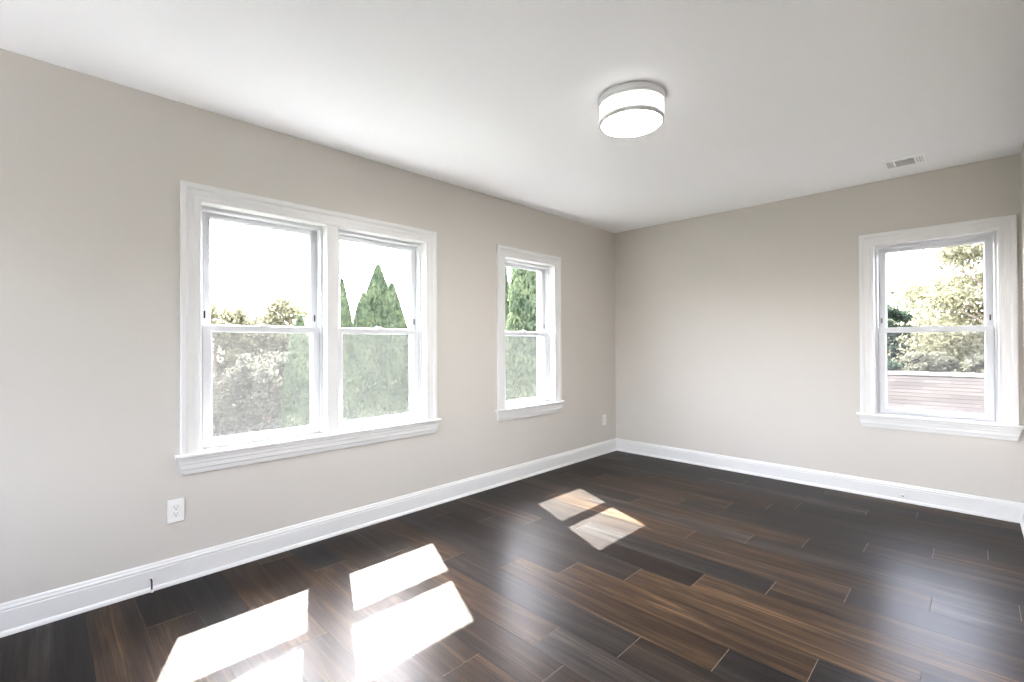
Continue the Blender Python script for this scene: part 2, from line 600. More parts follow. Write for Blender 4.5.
def baseboard(name, pts, label):
    """sweep the profile along a floor path, room on the left-hand side, mitred at the corners"""
    mb = MB()
    P = [Vector((*p, 0)) for p in pts]
    rs = []
    for i, p in enumerate(P):
        nn = []
        for a, b in ((i - 1, i), (i, i + 1)):
            if a >= 0 and b < len(P):
                t = (P[b] - P[a]).normalized()
                nn.append(Vector((-t.y, t.x, 0)))
        m_ = sum(nn, Vector())
        m_ = m_ / m_.dot(nn[0]) if len(nn) == 2 else nn[0]
        rs.append([(p.x + m_.x * t, p.y + m_.y * t, z) for t, z in BB])
    mb.rings(rs)
    return tag(mb.build(name, MAT['trim']), label, 'baseboard', kind='structure')


e = 0.0005
baseboard('baseboard_left', [(e, -0.0005), (e, YB)], 'white moulded baseboard under the double window')
baseboard('baseboard_back', [(XR - e, -e), (e, -e)], 'white moulded baseboard along the end wall')
baseboard('baseboard_right', [(XR - e, YA), (XR - e, -e)], 'white moulded baseboard on the side wall at the right')
baseboard('baseboard_rear', [(e, YB + e), (XA - e, YB + e), (XA - e, YA - e), (XR + 0.001, YA - e)], 'white moulded baseboard of the recess behind the viewer')


# ------------------------------------------------------------------ windows
CW = 0.092
CAS = [(0, 0), (0, 0.012), (0.0025, 0.0155), (0.0075, 0.0165), (0.012, 0.0145), (0.0135, 0.012), (0.034, 0.0125), (0.036, 0.0145), (0.060, 0.0155), (0.0625, 0.0185),
       (0.070, 0.0215), (0.086, 0.0225), (0.0905, 0.021), (CW, 0.018), (CW, 0)]
VZ = 0.0004


def frame_ring(mb, o0, o1, p0, p1, wl, wr, wb, wt, v0, v1, cham=0.007):
    """rectangular frame o0..o1 by p0..p1 with member widths; chamfer on the inner edge facing the room"""
    outer = [(o0, p0), (o1, p0), (o1, p1), (o0, p1)]
    inn = lambda g: [(o0 + wl - g, p0 + wb - g), (o1 - wr + g, p0 + wb - g), (o1 - wr + g, p1 - wt + g), (o0 + wl - g, p1 - wt + g)]
    R = [(outer, v0), (outer, v1 - 0.002), ([(a + (0.002 if i in (0, 3) else -0.002), b + (0.002 if i < 2 else -0.002)) for i, (a, b) in enumerate(outer)], v1),
         (inn(cham), v1), (inn(cham * 0.6), v1 - 0.004), (inn(cham * 0.55), v1 - 0.007), (inn(0), v1 - 0.012), (inn(0), v0)]
    n = len(R)
    vv = [(a, v, b) for q, v in R for a, b in q]
    ff_ = []
    for i in range(n):
        for j in range(4):
            a, b = i * 4 + j, i * 4 + (j + 1) % 4
            c, d_ = ((i + 1) % n) * 4 + (j + 1) % 4, ((i + 1) % n) * 4 + j
            ff_.append((a, b, c, d_))
    mb.add(vv, ff_)


def window(name, fn, w, units, label, screen=True):
    root = empty(name, fn((w[0] + w[1]) / 2, 0, Z0))
    tag(root, label, 'window', kind='structure')
    inv = root.location.copy()
    f = lambda a, v, z: tuple(Vector(fn(a, v, z)) - inv)
    a0, a1 = w
    # casing, mitred at the two upper corners
    mb = MB(f)
    st = lambda s, t: [(a0 - s, t + VZ, Z0), (a0 - s, t + VZ, Z1 + s), (a1 + s, t + VZ, Z1 + s), (a1 + s, t + VZ, Z0)]
    rs = [[st(s, t)[i] for s, t in CAS] for i in range(4)]
    mb.rings(rs)
    mb.build('casing', MAT['trim'], root)
    # stool: rounded nose with horns past the casing
    mb = MB(f)
    nose = [(VZ, Z0 - 0.020), (0.034, Z0 - 0.020), (0.038, Z0 - 0.017), (0.040, Z0 - 0.010), (0.038, Z0 - 0.003), (0.034, Z0), (VZ, Z0)]
    mb.rings([[(s, v, z) for v, z in nose] for s in (a0 - CW - 0.024, a0 - CW - 0.021, a1 + CW + 0.021, a1 + CW + 0.024)])
    mb.box(a0 - LIN + 0.001, a1 + LIN - 0.001, -0.062, VZ, Z0 - 0.020, Z0)
    mb.build('stool', MAT['trim'], root)
    # apron with returned, slanting ends
    mb = MB(f)
    za = Z0 - 0.0205
    ap = [(0, za), (0.030, za), (0.030, za - 0.008), (0.026, za - 0.014), (0.0245, za - 0.030), (0.021, za - 0.034), (0.020, za - 0.056), (0.015, za - 0.062), (0.012, za - 0.080), (0.010, za - 0.085), (0, za - 0.085)]
    zz = lambda z: (za - z) * 0.26
    mb.rings([[(a0 - CW - 0.012 + zz(z), t + VZ, z) for t, z in ap], [(a1 + CW + 0.012 - zz(z), t + VZ, z) for t, z in ap]])
    mb.build('apron', MAT['trim'], root)
    # reveal lining
    mb = MB(f)
    g = 0.0006
    mb.box(a0 - LIN + g, a0, -0.198, -0.0002, Z0, Z1)
    mb.box(a1, a1 + LIN - g, -0.198, -0.0002, Z0, Z1)
    mb.box(a0 - LIN + g, a1 + LIN - g, -0.198, -0.0002, Z1, Z1 + LIN - g)
    mb.build('jamb', MAT['trim'], root)
    # outer sill and outside trim
    mb = MB(f)
    mb.add([(a0, -0.062, Z0 - 0.012), (a1, -0.062, Z0 - 0.012), (a1, -0.225, Z0 - 0.026), (a0, -0.225, Z0 - 0.026),
            (a0, -0.062, Z0 + 0.004), (a1, -0.062, Z0 + 0.004), (a1, -0.225, Z0 - 0.010), (a0, -0.225, Z0 - 0.010)],
           [(0, 1, 2, 3), (4, 5, 6, 7), (0, 1, 5, 4), (1, 2, 6, 5), (2, 3, 7, 6), (3, 0, 4, 7)])
    mb.build('outer_sill', MAT['vinyl'], root)
    mb = MB(f)
    mb.box(a0 - 0.09, a0 - 0.004, -0.222, -0.2005, Z0 - 0.03, Z1 + 0.08)
    mb.box(a1 + 0.004, a1 + 0.09, -0.222, -0.2005, Z0 - 0.03, Z1 + 0.08)
    mb.box(a0 - 0.004, a1 + 0.004, -0.222, -0.2005, Z1 - 0.012, Z1 + 0.08)
    mb.build('outer_trim', MAT['trim'], root)
    # mullion between the two units
    for (_, m0), (m1, _) in zip(units[:-1], units[1:]):
        mb = MB(f)
        mb.box(m0 + 0.0002, m1 - 0.0002, -0.197, -0.004, Z0 + 0.0002, Z1 - 0.0002)
        mb.cbox(m0 + 0.0002, m1 - 0.0002, -0.006, 0.0125, Z0 + 0.0002, Z1 - 0.0002, 0.003)
        mb.build('mullion', MAT['trim'], root)
    for b0, b1 in units:
        # vinyl frame with side tracks
        mb = MB(f)
        frame_ring(mb, b0, b1, Z0, Z1, 0.018, 0.018, 0.008, 0.022, -0.140, -0.052, 0.004)
        mb.box(b0 + 0.018, b0 + 0.023, -0.0945, -0.0915, Z0 + 0.01, Z1 - 0.022)
        mb.box(b1 - 0.023, b1 - 0.018, -0.0945, -0.0915, Z0 + 0.01, Z1 - 0.022)
        mb.build('vinyl_frame', MAT['vinyl'], root)
        s0, s1 = b0 + 0.0190, b1 - 0.0190
        # upper sash, outer track
        mb = MB(f)
        frame_ring(mb, s0, s1, 1.270, Z1 - 0.0225, 0.046, 0.046, 0.041, 0.030, -0.128, -0.0955)
        us_ = mb.build('upper_sash', MAT['vinyl'], root)
        mb = MB(f)
        mb.box(s0 + 0.047, s1 - 0.047, -0.116, -0.111, 1.312, Z1 - 0.0535)
        mb.build('pane', MAT['glass'], us_)
        for q in (s0 + 0.016, s1 - 0.016):
            mb = MB(f)
            mb.cbox(q - 0.004, q + 0.004, -0.0953, -0.0905, 1.345, 1.385, 0.0012)
            tag(mb.build('vent_latch', MAT['dark'], us_), 'small dark vent latch')
        # lower sash, inner track
        mb = MB(f)
        frame_ring(mb, s0, s1, Z0 + 0.0085, 1.307, 0.046, 0.046, 0.042, 0.039, -0.0905, -0.058)
        mb.cbox(s0 + 0.06, s1 - 0.06, -0.060, -0.050, Z0 + 0.022, Z0 + 0.030, 0.002)
        ls_ = mb.build('lower_sash', MAT['vinyl'], root)
        mb = MB(f)
        mb.box(s0 + 0.047, s1 - 0.047, -0.079, -0.074, Z0 + 0.0515, 1.267)
        mb.build('pane', MAT['glass'], ls_)
        # sash lock on the meeting rail
        c = (b0 + b1) / 2
        mb = MB(f)
        mb.cbox(c - 0.030, c + 0.030, -0.088, -0.064, 1.3068, 1.3125, 0.002)
        mb.rings([[(c + 0.026 * s * math.cos(t) if True else 0, -0.076 + (0.010 if k_ else -0.010), 1.312 + 0.011 * math.sin(t)) for t, s in [(math.pi * i_ / 10, 1) for i_ in range(11)]] for k_ in (0, 1)])
        mb.build('sash_lock', MAT['plastic'], ls_)
        if not screen:
            continue
        # insect screen outside the lower half
        mb = MB(f)
        frame_ring(mb, b0 + 0.0185, b1 - 0.0185, Z0 + 0.0085, 1.300, 0.016, 0.016, 0.016, 0.016, -0.1385, -0.1295, 0.002)
        sc_ = mb.build('insect_screen', MAT['vinyl'], root)
        mb = MB(f)
        mb.add([(b0 + 0.03, -0.134, Z0 + 0.02), (b1 - 0.03, -0.134, Z0 + 0.02), (b1 - 0.03, -0.134, 1.288), (b0 + 0.03, -0.134, 1.288)], [(0, 1, 2, 3)])
        tag(mb.build('screen_mesh', MAT['screen'], sc_), 'fine grey insect mesh')
    return root


MH = 0.0375
mc = (W1[0] + W1[1]) / 2
window('window_1', L, W1, [(W1[0], mc - MH), (mc + MH, W1[1])], 'wide white double window with two double-hung sashes side by side')
window('window_2', L, W2, [W2], 'narrow white double-hung window near the far corner of the long wall')
window('window_3', K, W3, [W3], 'white double-hung window in the end wall, looking on a tan roof')


def split(w, n):
    q = (w[1] - w[0] - (n - 1) * 0.075) / n
    return [(w[0] + i * (q + 0.075), w[0] + i * (q + 0.075) + q) for i in range(n)]


window('fill_window_4', QR, W4, split(W4, 2), 'white double window added for fill daylight in the wall behind the viewer, near the long wall', False)
window('fill_window_5', QR, W5, split(W5, 2), 'white double window added for fill daylight in the wall behind the viewer, in the recess', False)

# ------------------------------------------------------------------ ceiling light
CX, CY = 1.645, -2.445
lamp = empty('ceiling_light', (CX, CY, H))
tag(lamp, 'lit round flush ceiling light of white glass with brushed nickel bands', 'ceiling light')
mb = MB()
mb.lathe([(0.02, -0.0005), (0.163, -0.0005), (0.165, -0.003), (0.165, -0.024), (0.1635, -0.0265), (0.1635, -0.029), (0.165, -0.031), (0.165, -0.040), (0.163, -0.042), (0.150, -0.042), (0.02, -0.036)])
mb.build('mounting_band', MAT['nickel'], lamp, smooth=True)
mb = MB()
mb.lathe([(0.145, -0.0425), (0.1575, -0.0425), (0.1585, -0.046), (0.1585, -0.110), (0.1575, -0.112), (0.145, -0.112)])
mb.build('glass_shade', MAT['lampglass'], lamp, smooth=True)
mb = MB()
mb.lathe([(0.1475, -0.1125), (0.1605, -0.1125), (0.1615, -0.114), (0.1615, -0.129), (0.1600, -0.1325), (0.1500, -0.1325), (0.1478, -0.130), (0.1475, -0.122)])
mb.build('trim_ring', MAT['nickel'], lamp, smooth=True)
mb = MB()
mb.lathe([(0.001, -0.1195), (0.144, -0.1195), (0.1465, -0.1215), (0.1460, -0.1245), (0.140, -0.1260), (0.10, -0.1275), (0.05, -0.1282), (0.001, -0.1285)])
mb.build('diffuser', MAT['diffuser'], lamp, smooth=True)

# ------------------------------------------------------------------ ceiling vent
VX, VY = 2.545, -0.365
vent = empty('ceiling_vent', (VX, VY, H))
tag(vent, 'small white louvred air register on the ceiling near the end wall', 'vent')
hx, hy = 0.112, 0.108
mb = MB()
zt, zb = -0.0005, -0.007
for x0, x1, y0, y1 in ((-hx, hx, 0.074, hy), (-hx, hx, -hy, -0.074), (-hx, -0.094, -0.074, 0.074), (0.094, hx, -0.074, 0.074), (-0.060, -0.050, -0.074, 0.074), (0.050, 0.060, -0.074, 0.074)):
    mb.cbox(x0, x1, y0, y1, zb, zt, 0.0015)
mb.build('register_frame', MAT['register'], vent)
mb = MB()
mb.box(-0.094, 0.094, -0.074, 0.074, -0.0012, -0.0006)
tag(mb.build('duct_opening', MAT['duct'], vent), 'dark duct opening')
mb = MB()
for i in range(9):                                  # centre bank: blades along x
    y = -0.066 + i * 0.0165
    mb.add([(-0.050, y - 0.003, -0.0065), (0.050, y - 0.003, -0.0065), (0.050, y + 0.004, -0.0015), (-0.050, y + 0.004, -0.0015),
            (-0.050, y - 0.0018, -0.0068), (0.050, y - 0.0018, -0.0068), (0.050, y + 0.0052, -0.0018), (-0.050, y + 0.0052, -0.0018)],
           [(0, 1, 2, 3), (4, 5, 6, 7), (0, 1, 5, 4), (2, 3, 7, 6), (1, 2, 6, 5), (3, 0, 4, 7)])
for sgn in (-1, 1):                                 # end banks: blades along y, turned outwards
    for i in range(2):
        x = sgn * (0.067 + i * 0.015)
        mb.add([(x, -0.074, -0.0015), (x, 0.074, -0.0015), (x + sgn * 0.006, 0.074, -0.0068), (x + sgn * 0.006, -0.074, -0.0068),
                (x + sgn * 0.0014, -0.074, -0.0015), (x + sgn * 0.0014, 0.074, -0.0015), (x + sgn * 0.0074, 0.074, -0.0068), (x + sgn * 0.0074, -0.074, -0.0068)],
               [(0, 1, 2, 3), (4, 5, 6, 7), (0, 1, 5, 4), (2, 3, 7, 6), (1, 2, 6, 5), (3, 0, 4, 7)])
mb.build('louvers', MAT['register'], vent)


# ------------------------------------------------------------------ outlets
def outlet(y, z, label):
    root = empty('wall_outlet', (0, y, z))
    tag(root, label, 'outlet', 'white wall outlets on the long wall')
    mb = MB(L)
    mb.cbox(-0.036, 0.036, 0.0004, 0.0062, -0.058, 0.058, 0.0022)
    mb.build('cover_plate', MAT['plastic'], root)
    mb = MB(L)
    mb.cbox(-0.0168, 0.0168, 0.0055, 0.0085, -0.0335, 0.0335, 0.0012)
    rec = mb.build('receptacle', MAT['plastic'], root)
    for zc in (-0.0165, 0.0165):
        mb = MB(L)
        mb.box(-0.0078, -0.0056, 0.0083, 0.0088, zc - 0.001, zc + 0.0085)
        mb.box(0.0056, 0.0078, 0.0083, 0.0088, zc + 0.0, zc + 0.0075)
        mb.rings([[(0.003 * math.cos(t * math.pi / 6), v, zc - 0.0075 + 0.003 * math.sin(t * math.pi / 6)) for t in range(12)] for v in (0.0083, 0.0088)])
        tag(mb.build('socket_slots', MAT['slot'], rec), 'dark socket slots')
    for zc in (-0.048, 0.048):
        mb = MB(L)
        mb.rings([[(0.003 * math.cos(t * math.pi / 6), v, zc + 0.003 * math.sin(t * math.pi / 6)) for t in range(12)] for v in (0.006, 0.0069)])
        mb.build('screw', MAT['plastic'], root)
    return root


outlet(-4.076, 0.363, 'white duplex wall outlet below the left end of the double window')
outlet(-0.235, 0.364, 'small white wall outlet low in the far corner')


# ------------------------------------------------------------------ cable stubs poking out of the baseboards
def cable_stub(loc, fn, pts, label, tip=True):
    root = empty('cable_stub', loc)
    tag(root, label, 'cable')
    mb = MB(fn)
    n = 16
    ring = lambda rr, v: [(rr * math.cos(2 * math.pi * t / n), v, rr * math.sin(2 * math.pi * t / n)) for t in range(n)]
    mb.rings([ring(0.0085, 0.0003), ring(0.0085, 0.0025), ring(0.0065, 0.0042), ring(0.0040, 0.0046)])
    tag(mb.build('grommet', MAT['plastic'], root, smooth=True), 'white grommet')
    mb = MB()
    P = [fn(*p) for p in pts]
    mb.tube(P, 0.0036, 10)
    mb.build('cable', MAT['dark'], root, smooth=True)
    if tip:
        a, b = Vector(P[-2]), Vector(P[-1])
        t = (b - a).normalized()
        mb = MB()
        mb.tube([b - t * 0.002, b + t * 0.003, b + t * 0.010, b + t * 0.012], [0.0050, 0.0064, 0.0064, 0.0045], 12)
        tag(mb.build('connector', MAT['plastic'], root, smooth=True), 'white connector tip')
    return root


cable_stub((0.0150, -4.178, 0.060), L, [(0, 0.001, 0), (0.0, 0.010, -0.001), (0.001, 0.016, -0.006), (0.001, 0.019, -0.018), (0.001, 0.020, -0.032), (0.001, 0.021, -0.046)],
           'short black cable end with a white tip on the baseboard below the outlet')
cable_stub((2.482, -0.0150, 0.050), K, [(0, 0.001, 0), (0.001, 0.006, 0.0), (0.004, 0.012, -0.002), (0.008, 0.017, -0.005)],
           'tiny black cable end poking from the end wall baseboard', tip=False)

# ------------------------------------------------------------------ outside
eb = MB()                                           # added unseen eave, keeps the sun off the end-wall window
eb.box(-WT - 0.1, XA + WT + 0.1, WT + 0.002, 0.82, 2.36, 2.52)
eb.box(-WT - 0.1, XA + WT + 0.1, 0.80, 0.90, 2.34, 2.54)
tag(eb.build('sun_block_eave', MAT['trim']), 'white eave added to keep the sun off the end-wall window', 'eave', kind='structure')
GZ = -2.95
gb = MB()
gb.box(-70, -0.9, -60, 80, GZ - 0.3, GZ)
gb.box(-0.9, 70, 0.55, 80, GZ - 0.3, GZ)
gb.box(-0.9, 70, -60, YB - 0.5, GZ - 0.3, GZ)
gb.box(XA + 0.5, 70, YB - 0.5, 0.55, GZ - 0.3, GZ)
tag(gb.build('ground', MAT['lawn']), 'green lawn far below the windows', 'lawn', kind='structure')

pb = MB()  # added unseen patio, bounces daylight up through the rear windows
pb.box(-0.3, 12.0, -16.0, YB - 0.45, GZ, GZ + 0.05)
tag(pb.build('bounce_patio', MAT['patio']), 'pale concrete patio added to bounce daylight into the rear windows', 'patio', kind='structure')

# low building with a tan shingled roof below the end-wall window
RY, RZ, SL = 5.0, 0.715, 0.36
garage = empty('low_building', (2.0, RY, GZ))
tag(garage, 'low building with a pale tan shingled gable roof outside the end-wall window', 'building')
ginv = Vector((2.0, RY, GZ))
x0, x1 = -0.9, 9.0
gv, gf, uv = [], [], []
EX = 0.125                                          # exposed height of one course
for side in (-1, 1):
    ln = 4.45
    n = int(ln / EX)
    for i in range(n):
        s0, s1 = i * EX, (i + 1) * EX
        c = 1 / math.hypot(1, SL)
        pt = lambda s, lift: (RY + side * s * c, RZ - s * c * SL + lift)
        (ya, za), (yb, zb_) = pt(s0, 0.001), pt(s1, 0.0028)
        yc, zc = pt(s1, 0.001)
        k = len(gv)
        gv += [(x0, ya, za), (x1, ya, za), (x1, yb, zb_), (x0, yb, zb_), (x0, yc, zc), (x1, yc, zc)]
        gf += [(k, k + 1, k + 2, k + 3), (k + 3, k + 2, k + 5, k + 4)]
        q = i * 0.12
        uv += [(x0, q), (x1, q), (x1, q + 0.1199), (x0, q + 0.1199), (x0, q + 0.1199), (x1, q + 0.1199), (x1, q + 0.1199), (x0, q + 0.1199)]
k = len(gv)                                         # underside
c = 4.4 / math.hypot(1, SL)
gv += [(x, RY + s * c, RZ - (c * SL if s else 0) - 0.08) for x in (x0, x1) for s in (-1, 0, 1)]
for q in ((k, k + 1, k + 4, k + 3), (k + 1, k + 2, k + 5, k + 4)):
    gf.append(q); uv += [(0, 0)] * 4
me = bpy.data.meshes.new('roof')
me.from_pydata([tuple(Vector(p) - ginv) for p in gv], [], gf)
ul = me.uv_layers.new(name='UVMap')
ul.data.foreach_set('uv', [w for p in uv for w in p])
link('roof', me, MAT['shingle'], garage)
mb = MB(lambda a, b, c_: tuple(Vector((a, b, c_)) - ginv))
nn = 40
for i in range(nn):
    xa = x0 + (x1 - x0) * i / nn
    xb = x0 + (x1 - x0) * (i + 1.25) / nn
    xb = min(xb, x1)
    h0, h1 = 0.026, 0.036
    w_ = 0.13
    mb.add([(xa, RY - w_, RZ - w_ * SL + 0.013), (xa, RY, RZ + h0 - 0.004), (xa, RY + w_, RZ - w_ * SL + 0.013), (xb, RY - w_, RZ - w_ * SL + 0.020), (xb, RY, RZ + h1 - 0.004), (xb, RY + w_, RZ - w_ * SL + 0.020),
            (xa, RY - w_, RZ - w_ * SL + 0.004), (xa, RY + w_, RZ - w_ * SL + 0.004), (xb, RY - w_, RZ - w_ * SL + 0.004), (xb, RY + w_, RZ - w_ * SL + 0.004)],
           [(0, 1, 4, 3), (1, 2, 5, 4), (0, 3, 8, 6), (2, 7, 9, 5), (3, 4, 5, 9, 8), (0, 6, 7, 2, 1)])
mb.build('ridge_cap', MAT['ridge'], garage)
mb = MB(lambda a, b, c_: tuple(Vector((a, b, c_)) - ginv))
wy = 3.75
for x in (x0 + 0.3, x1 - 0.3):
    mb.add([(x - 0.08, RY - wy, GZ), (x - 0.08, RY + wy, GZ), (x - 0.08, RY + wy, RZ - wy * SL - 0.1), (x - 0.08, RY, RZ - 0.1), (x - 0.08, RY - wy, RZ - wy * SL - 0.1),
            (x + 0.08, RY - wy, GZ), (x + 0.08, RY + wy, GZ), (x + 0.08, RY + wy, RZ - wy * SL - 0.1), (x + 0.08, RY, RZ - 0.1), (x + 0.08, RY - wy, RZ - wy * SL - 0.1)],
           [(0, 1, 2, 3, 4), (5, 6, 7, 8, 9), (0, 1, 6, 5), (1, 2, 7, 6), (2, 3, 8, 7), (3, 4, 9, 8), (4, 0, 5, 9)])
for y in (RY - wy, RY + wy):
    mb.box(x0 + 0.38, x1 - 0.38, y - 0.08, y + 0.08, GZ, RZ - wy * SL - 0.12)
mb.build('wall', MAT['siding'], garage)


def leaf_cloud(pos, nrm, size, aspect, rs):
    """one quad per leaf, folded along its middle so it is not flat"""
    n = len(pos)
    t = rs.normal(size=(n, 3))
    t -= nrm * (t * nrm).sum(1, keepdims=True)
    t /= np.linalg.norm(t, axis=1, keepdims=True) + 1e-9
    b = np.cross(nrm, t)
    s = (size * rs.uniform(0.6, 1.35, n))[:, None]
    w = s * aspect
    P0, P1 = pos - t * s, pos + t * s
    A, B = pos - b * w + nrm * s * 0.25, pos + b * w + nrm * s * 0.25
    v = np.stack([P0, A, P1, B], 1).reshape(-1, 3)
    k = np.arange(n)[:, None] * 4
    fcs = np.concatenate([k + [0, 1, 2], k + [0, 2, 3]], 1).reshape(-1, 3)
    return v, fcs


def mesh_np(name, v, fcs, mat, parent):
    me_ = bpy.data.meshes.new(name)
    nv, nf = len(v), len(fcs)
    kk = fcs.shape[1]
    me_.vertices.add(nv)
    me_.vertices.foreach_set('co', v.astype(np.float32).ravel())
    me_.loops.add(nf * kk)
    me_.loops.foreach_set('vertex_index', fcs.astype(np.int32).ravel())
    me_.polygons.add(nf)
    me_.polygons.foreach_set('loop_start', np.arange(0, nf * kk, kk, dtype=np.int32))
    me_.update(calc_edges=True)
    me_.validate()
    return link(name, me_, mat, parent)


def broadleaf(x, y, top, rad, label, mat, seed, n=9000, leaf=0.085, cat='tree', base=0.9, group=None):
    """a tree or tall shrub: forked trunk and a crown of many separate leaf clumps"""
    rs = np.random.RandomState(seed)
    root = empty('leafy_tree' if cat == 'tree' else 'leafy_shrub', (x, y, GZ))
    tag(root, label, cat, group)
    hgt = top - GZ
    mb_ = MB()
    z_b = base
    mb_.tube([(0, 0, -0.05), (0.04, 0.02, hgt * 0.2), (-0.05, 0.05, hgt * 0.45), (0, 0, hgt * 0.86)], [0.05 * rad + 0.07, 0.04 * rad + 0.06, 0.03 * rad + 0.04, 0.015], 8)
    ncl = int(60 + rad * 30)
    cl = []
    for i in range(ncl):
        th = rs.uniform(0, 2 * math.pi)
        q = rs.uniform(-0.96, 0.96)
        rr = math.sqrt(max(0, 1 - q * q)) ** 0.8 * rs.uniform(0.55, 1.0)
        zc_ = z_b + (hgt - z_b) * (0.5 + 0.47 * q)
        cl.append((rad * rr * math.cos(th), rad * rr * math.sin(th), zc_, rad * rs.uniform(0.15, 0.29)))
    for cx_, cy_, cz_, r_ in cl[::5]:
        zt_ = max(0.3, cz_ - 0.6 * rad)
        mb_.tube([(0, 0, zt_ * 0.85), (cx_ * 0.45, cy_ * 0.45, (zt_ + cz_) / 2), (cx_, cy_, cz_)], [0.05, 0.03, 0.010], 6)
    mb_.build('trunk', MAT['bark'], root, smooth=True)
    per = max(20, n // ncl)
    ps, ns = [], []
    for cx_, cy_, cz_, r_ in cl:
        dv = rs.normal(size=(per, 3))
        dv /= np.linalg.norm(dv, axis=1, keepdims=True)
        ps.append(np.array([cx_, cy_, cz_]) + dv * r_ * rs.uniform(0.30, 1.45, (per, 1)) * np.array([1.1, 1.1, 0.75]))
        nm = dv + rs.normal(size=(per, 3)) * 0.7 + np.array([0, 0, 0.5])
        ns.append(nm / np.linalg.norm(nm, axis=1, keepdims=True))
    v, fc_ = leaf_cloud(np.concatenate(ps), np.concatenate(ns), leaf, 0.55, rs)
    v[:, 2] = np.maximum(v[:, 2], 0.02)
    mesh_np('crown', v, fc_, mat, root)
    return root


def conifer(x, y, top, rad, label, seed, n=7000, taper=0.75, mat='conifer', bul=1.0, group=None):
    """arborvitae: a dense pointed column of flat upward sprays round a trunk"""
    rs = np.random.RandomState(seed)
    root = empty('arborvitae', (x, y, GZ))
    tag(root, label, 'tree', group)
    hgt = top - GZ
    prof = lambda t: rad * np.clip((1 - t), 0, 1) ** taper * np.clip(0.62 + 1.6 * t, 0, 1)
    mb_ = MB()
    mb_.tube([(0, 0, -0.05), (0, 0, hgt * 0.5), (0, 0, hgt * 0.97)], [0.09, 0.06, 0.012], 8)
    mb_.build('trunk', MAT['bark'], root, smooth=True)
    # many small lobes give the lumpy outline
    nl = 150
    lt = rs.uniform(0, 0.97, nl) ** 0.8
    la = rs.uniform(0, 2 * math.pi, nl)
    t = rs.uniform(0, 1, n) ** 0.85
    th = rs.uniform(0, 2 * math.pi, n)
    dl = np.abs((th[:, None] - la[None] + math.pi) % (2 * math.pi) - math.pi) * 0.5
    dt = np.abs(t[:, None] - lt[None]) * 9
    near = np.exp(-((dl * 3.2) ** 2 + dt ** 2)).max(1)
    rr = prof(t) * (0.62 + 0.45 * near) * rs.uniform(0.82, 1.05, n) + 0.015
    p_ = np.stack([rr * np.cos(th), rr * np.sin(th), 0.12 + t * (hgt - 0.12)], 1)
    # upright plumes with pointed tips break the outline
    npl = 80
    pa = rs.uniform(0, 2 * math.pi, npl)
    pt_ = rs.uniform(0.02, 0.93, npl)                # where the plume's tip ends
    pl = rs.uniform(0.10, 0.20, npl)                 # its length, of the height
    pw = rad * rs.uniform(0.20, 0.36, npl) * (1.15 - pt_)
    k_ = rs.randint(0, npl, n)
    inp = rs.uniform(0, 1, n) < 0.62
    q_ = rs.uniform(0, 1, n) ** 0.7
    tz = pt_[k_] - pl[k_] * q_ + 0.06
    r0 = prof(np.clip(tz - 0.02, 0.0, 0.97)) * 0.84
    a2 = rs.uniform(0, 2 * math.pi, n)
    rw = pw[k_] * q_ ** 0.8
    pp = np.stack([r0 * np.cos(pa[k_]) + rw * np.cos(a2), r0 * np.sin(pa[k_]) + rw * np.sin(a2), 0.12 + np.clip(tz, 0, 1) * (hgt - 0.12)], 1)
    p_ = np.where(inp[:, None], pp, p_)
    th = np.where(inp, a2, th)
    nm = np.stack([np.cos(th), np.sin(th), np.full(n, 0.25)], 1) + rs.normal(size=(n, 3)) * 0.45
    nm /= np.linalg.norm(nm, axis=1, keepdims=True)
    # sprays point up and outwards
    up = np.stack([np.cos(th) * 0.5, np.sin(th) * 0.5, np.ones(n)], 1) + rs.normal(size=(n, 3)) * 0.25
    up -= nm * (up * nm).sum(1, keepdims=True)
    up /= np.linalg.norm(up, axis=1, keepdims=True)
    b = np.cross(nm, up)
    s = (0.055 * rs.uniform(0.6, 1.3, n))[:, None]
    v = np.stack([p_ - up * s, p_ - b * s * 0.45 + nm * 0.01, p_ + up * s * 1.1, p_ + b * s * 0.45 + nm * 0.01], 1).reshape(-1, 3)
    k_ = np.arange(n)[:, None] * 4
    fc_ = np.concatenate([k_ + [0, 1, 2], k_ + [0, 2, 3]], 1).reshape(-1, 3)
    # inner mass so that the column is not see-through
    m_ = 40
    a_ = np.arange(18) * 2 * math.pi / 18
    tt = np.linspace(0, 0.985, m_)
    core = np.stack([np.stack([prof(q) * 0.60 * np.cos(a_), prof(q) * 0.60 * np.sin(a_), np.full(18, 0.12 + q * (hgt - 0.12))], 1) for q in tt]).reshape(-1, 3)
    core += rs.normal(size=core.shape) * 0.02
    cf = []
    for i in range(m_ - 1):
        for j in range(18):
            a, bb = i * 18 + j, i * 18 + (j + 1) % 18
            cf += [(a, bb, bb + 18), (a, bb + 18, a + 18)]
    k0 = len(v)
    v = np.concatenate([v, core])
    fc_ = np.concatenate([fc_, np.array(cf) + k0])
    v[:, 2] = np.maximum(v[:, 2], 0.01)
    mesh_np('foliage', v, fc_, MAT[mat], root)
    return root


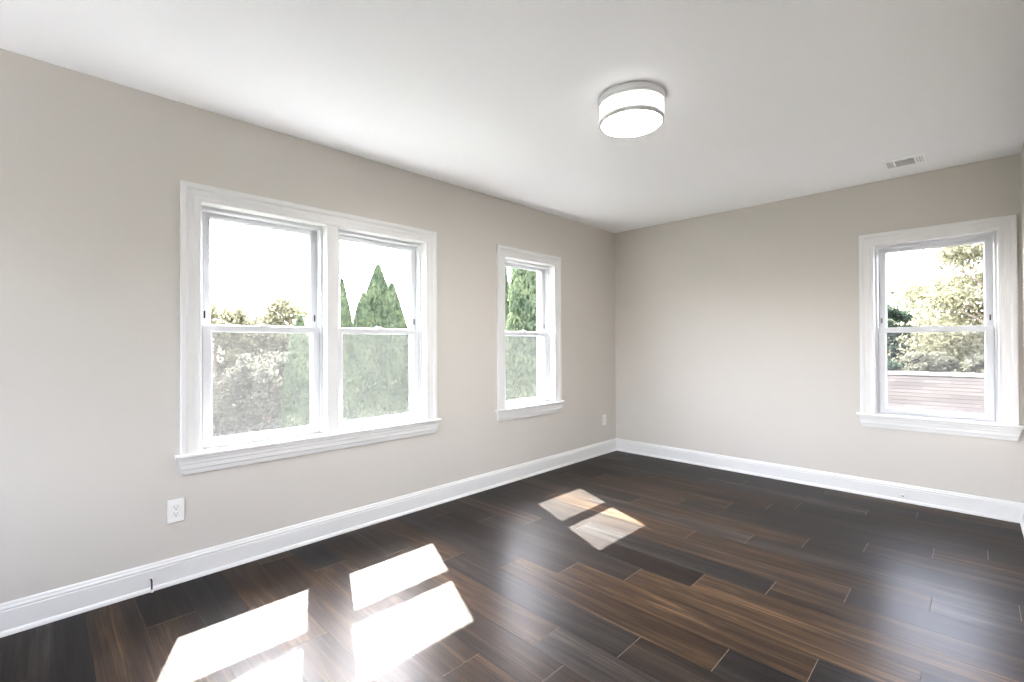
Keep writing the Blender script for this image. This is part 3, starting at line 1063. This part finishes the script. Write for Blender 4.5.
# conifers beyond the right half of the double window and beyond the narrow window
conifer(-7.15, 1.07, 3.06, 1.40, 'tallest pointed arborvitae seen through the right half of the double window', 1, 40000, 0.80)
conifer(-6.75, 1.20, 2.60, 1.02, 'arborvitae close on the right of the tallest one beyond the double window', 2, 26000, 0.74)
conifer(-6.95, 0.60, 2.34, 1.00, 'shorter arborvitae close on the left of the tallest one beyond the double window', 3, 24000, 0.74)
conifer(-6.25, 1.72, 2.12, 0.90, 'lowest arborvitae at the right edge of the clump beyond the double window', 4, 22000, 0.62)
conifer(-7.20, 0.19, 2.66, 0.62, 'slim lone arborvitae beside the mullion of the double window', 5, 18000, 0.68)
conifer(-7.90, -0.45, 1.85, 0.70, 'arborvitae at the right edge of the left pane of the double window', 6, 16000, 0.7)
conifer(-3.55, 2.46, 4.3, 0.92, 'tall arborvitae filling the narrow window near the corner', 7, 32000, 0.7)
conifer(-5.25, 3.05, 4.1, 1.00, 'paler arborvitae behind the left edge of the narrow window', 8, 22000, 0.7)
# broadleaf trees and shrubs beyond the left half of the double window
broadleaf(-11.0, 0.75, 2.62, 1.45, 'yellow-green leafy tree left of the conifers beyond the double window', MAT['leaf_yellow'], 21, 18000, 0.065)
broadleaf(-11.5, -1.30, 2.42, 1.15, 'yellow-green tree with a twiggy top in the left pane of the double window', MAT['leaf_yellow'], 22, 15000, 0.065)
broadleaf(-12.3, -3.1, 1.85, 1.3, 'low yellow-green tree at the left edge of the double window', MAT['leaf_yellow'], 23, 14000, 0.065)
broadleaf(-8.7, -0.95, 1.05, 0.95, 'grey-green shrub low in the left pane of the double window', MAT['leaf_grey'], 24, 13000, 0.055, 'shrub', 0.2)
broadleaf(-9.2, -2.75, 0.90, 1.05, 'grey-green shrub at the lower left corner of the double window', MAT['leaf_grey'], 25, 13000, 0.055, 'shrub', 0.2)
broadleaf(-12.6, 0.02, 2.32, 1.1, 'yellow-green tree far back in the left pane of the double window', MAT['leaf_yellow'], 26, 15000, 0.075)
broadleaf(-14.8, -3.5, 1.75, 1.6, 'yellow-green tree far back at the left edge of the double window', MAT['leaf_yellow'], 27, 15000, 0.075)
broadleaf(-8.1, 0.95 - 3.75, 0.25, 0.7, 'lowest grey-green shrub at the foot of the left pane of the double window', MAT['leaf_grey'], 28, 9000, 0.05, 'shrub', 0.2)
# trees behind the low building
broadleaf(3.95, 13.9, 5.0, 2.7, 'big yellow-green tree behind the tan roof at the right of the end-wall window', MAT['leaf_yellow'], 31, 60000, 0.058)
broadleaf(1.25, 18.8, 2.45, 1.8, 'lower yellow-green tree behind the middle of the tan roof', MAT['leaf_yellow'], 32, 20000, 0.075)
broadleaf(0.85, 13.6, 2.45, 0.75, 'dark green tree behind the left end of the visible tan roof', MAT['leaf_dark'], 33, 13000, 0.07)
broadleaf(0.85, 22.5, 4.05, 1.2, 'pale distant tree above the dark green one', MAT['leaf_pale'], 34, 6000, 0.08)
for i, (x, y, lab) in enumerate(((0.75, 11.4, 'dark green shrub behind the left of the tan ridge'), (1.95, 11.2, 'grey-green shrub behind the middle of the tan ridge'), (3.15, 10.6, 'grey-green shrub behind the right of the tan ridge'))):
    broadleaf(x, y, 1.15 - 0.1 * i, 0.75, lab, MAT['leaf_dark'] if i < 1 else MAT['leaf_grey'], 41 + i, 12000, 0.05, 'shrub', 0.2)
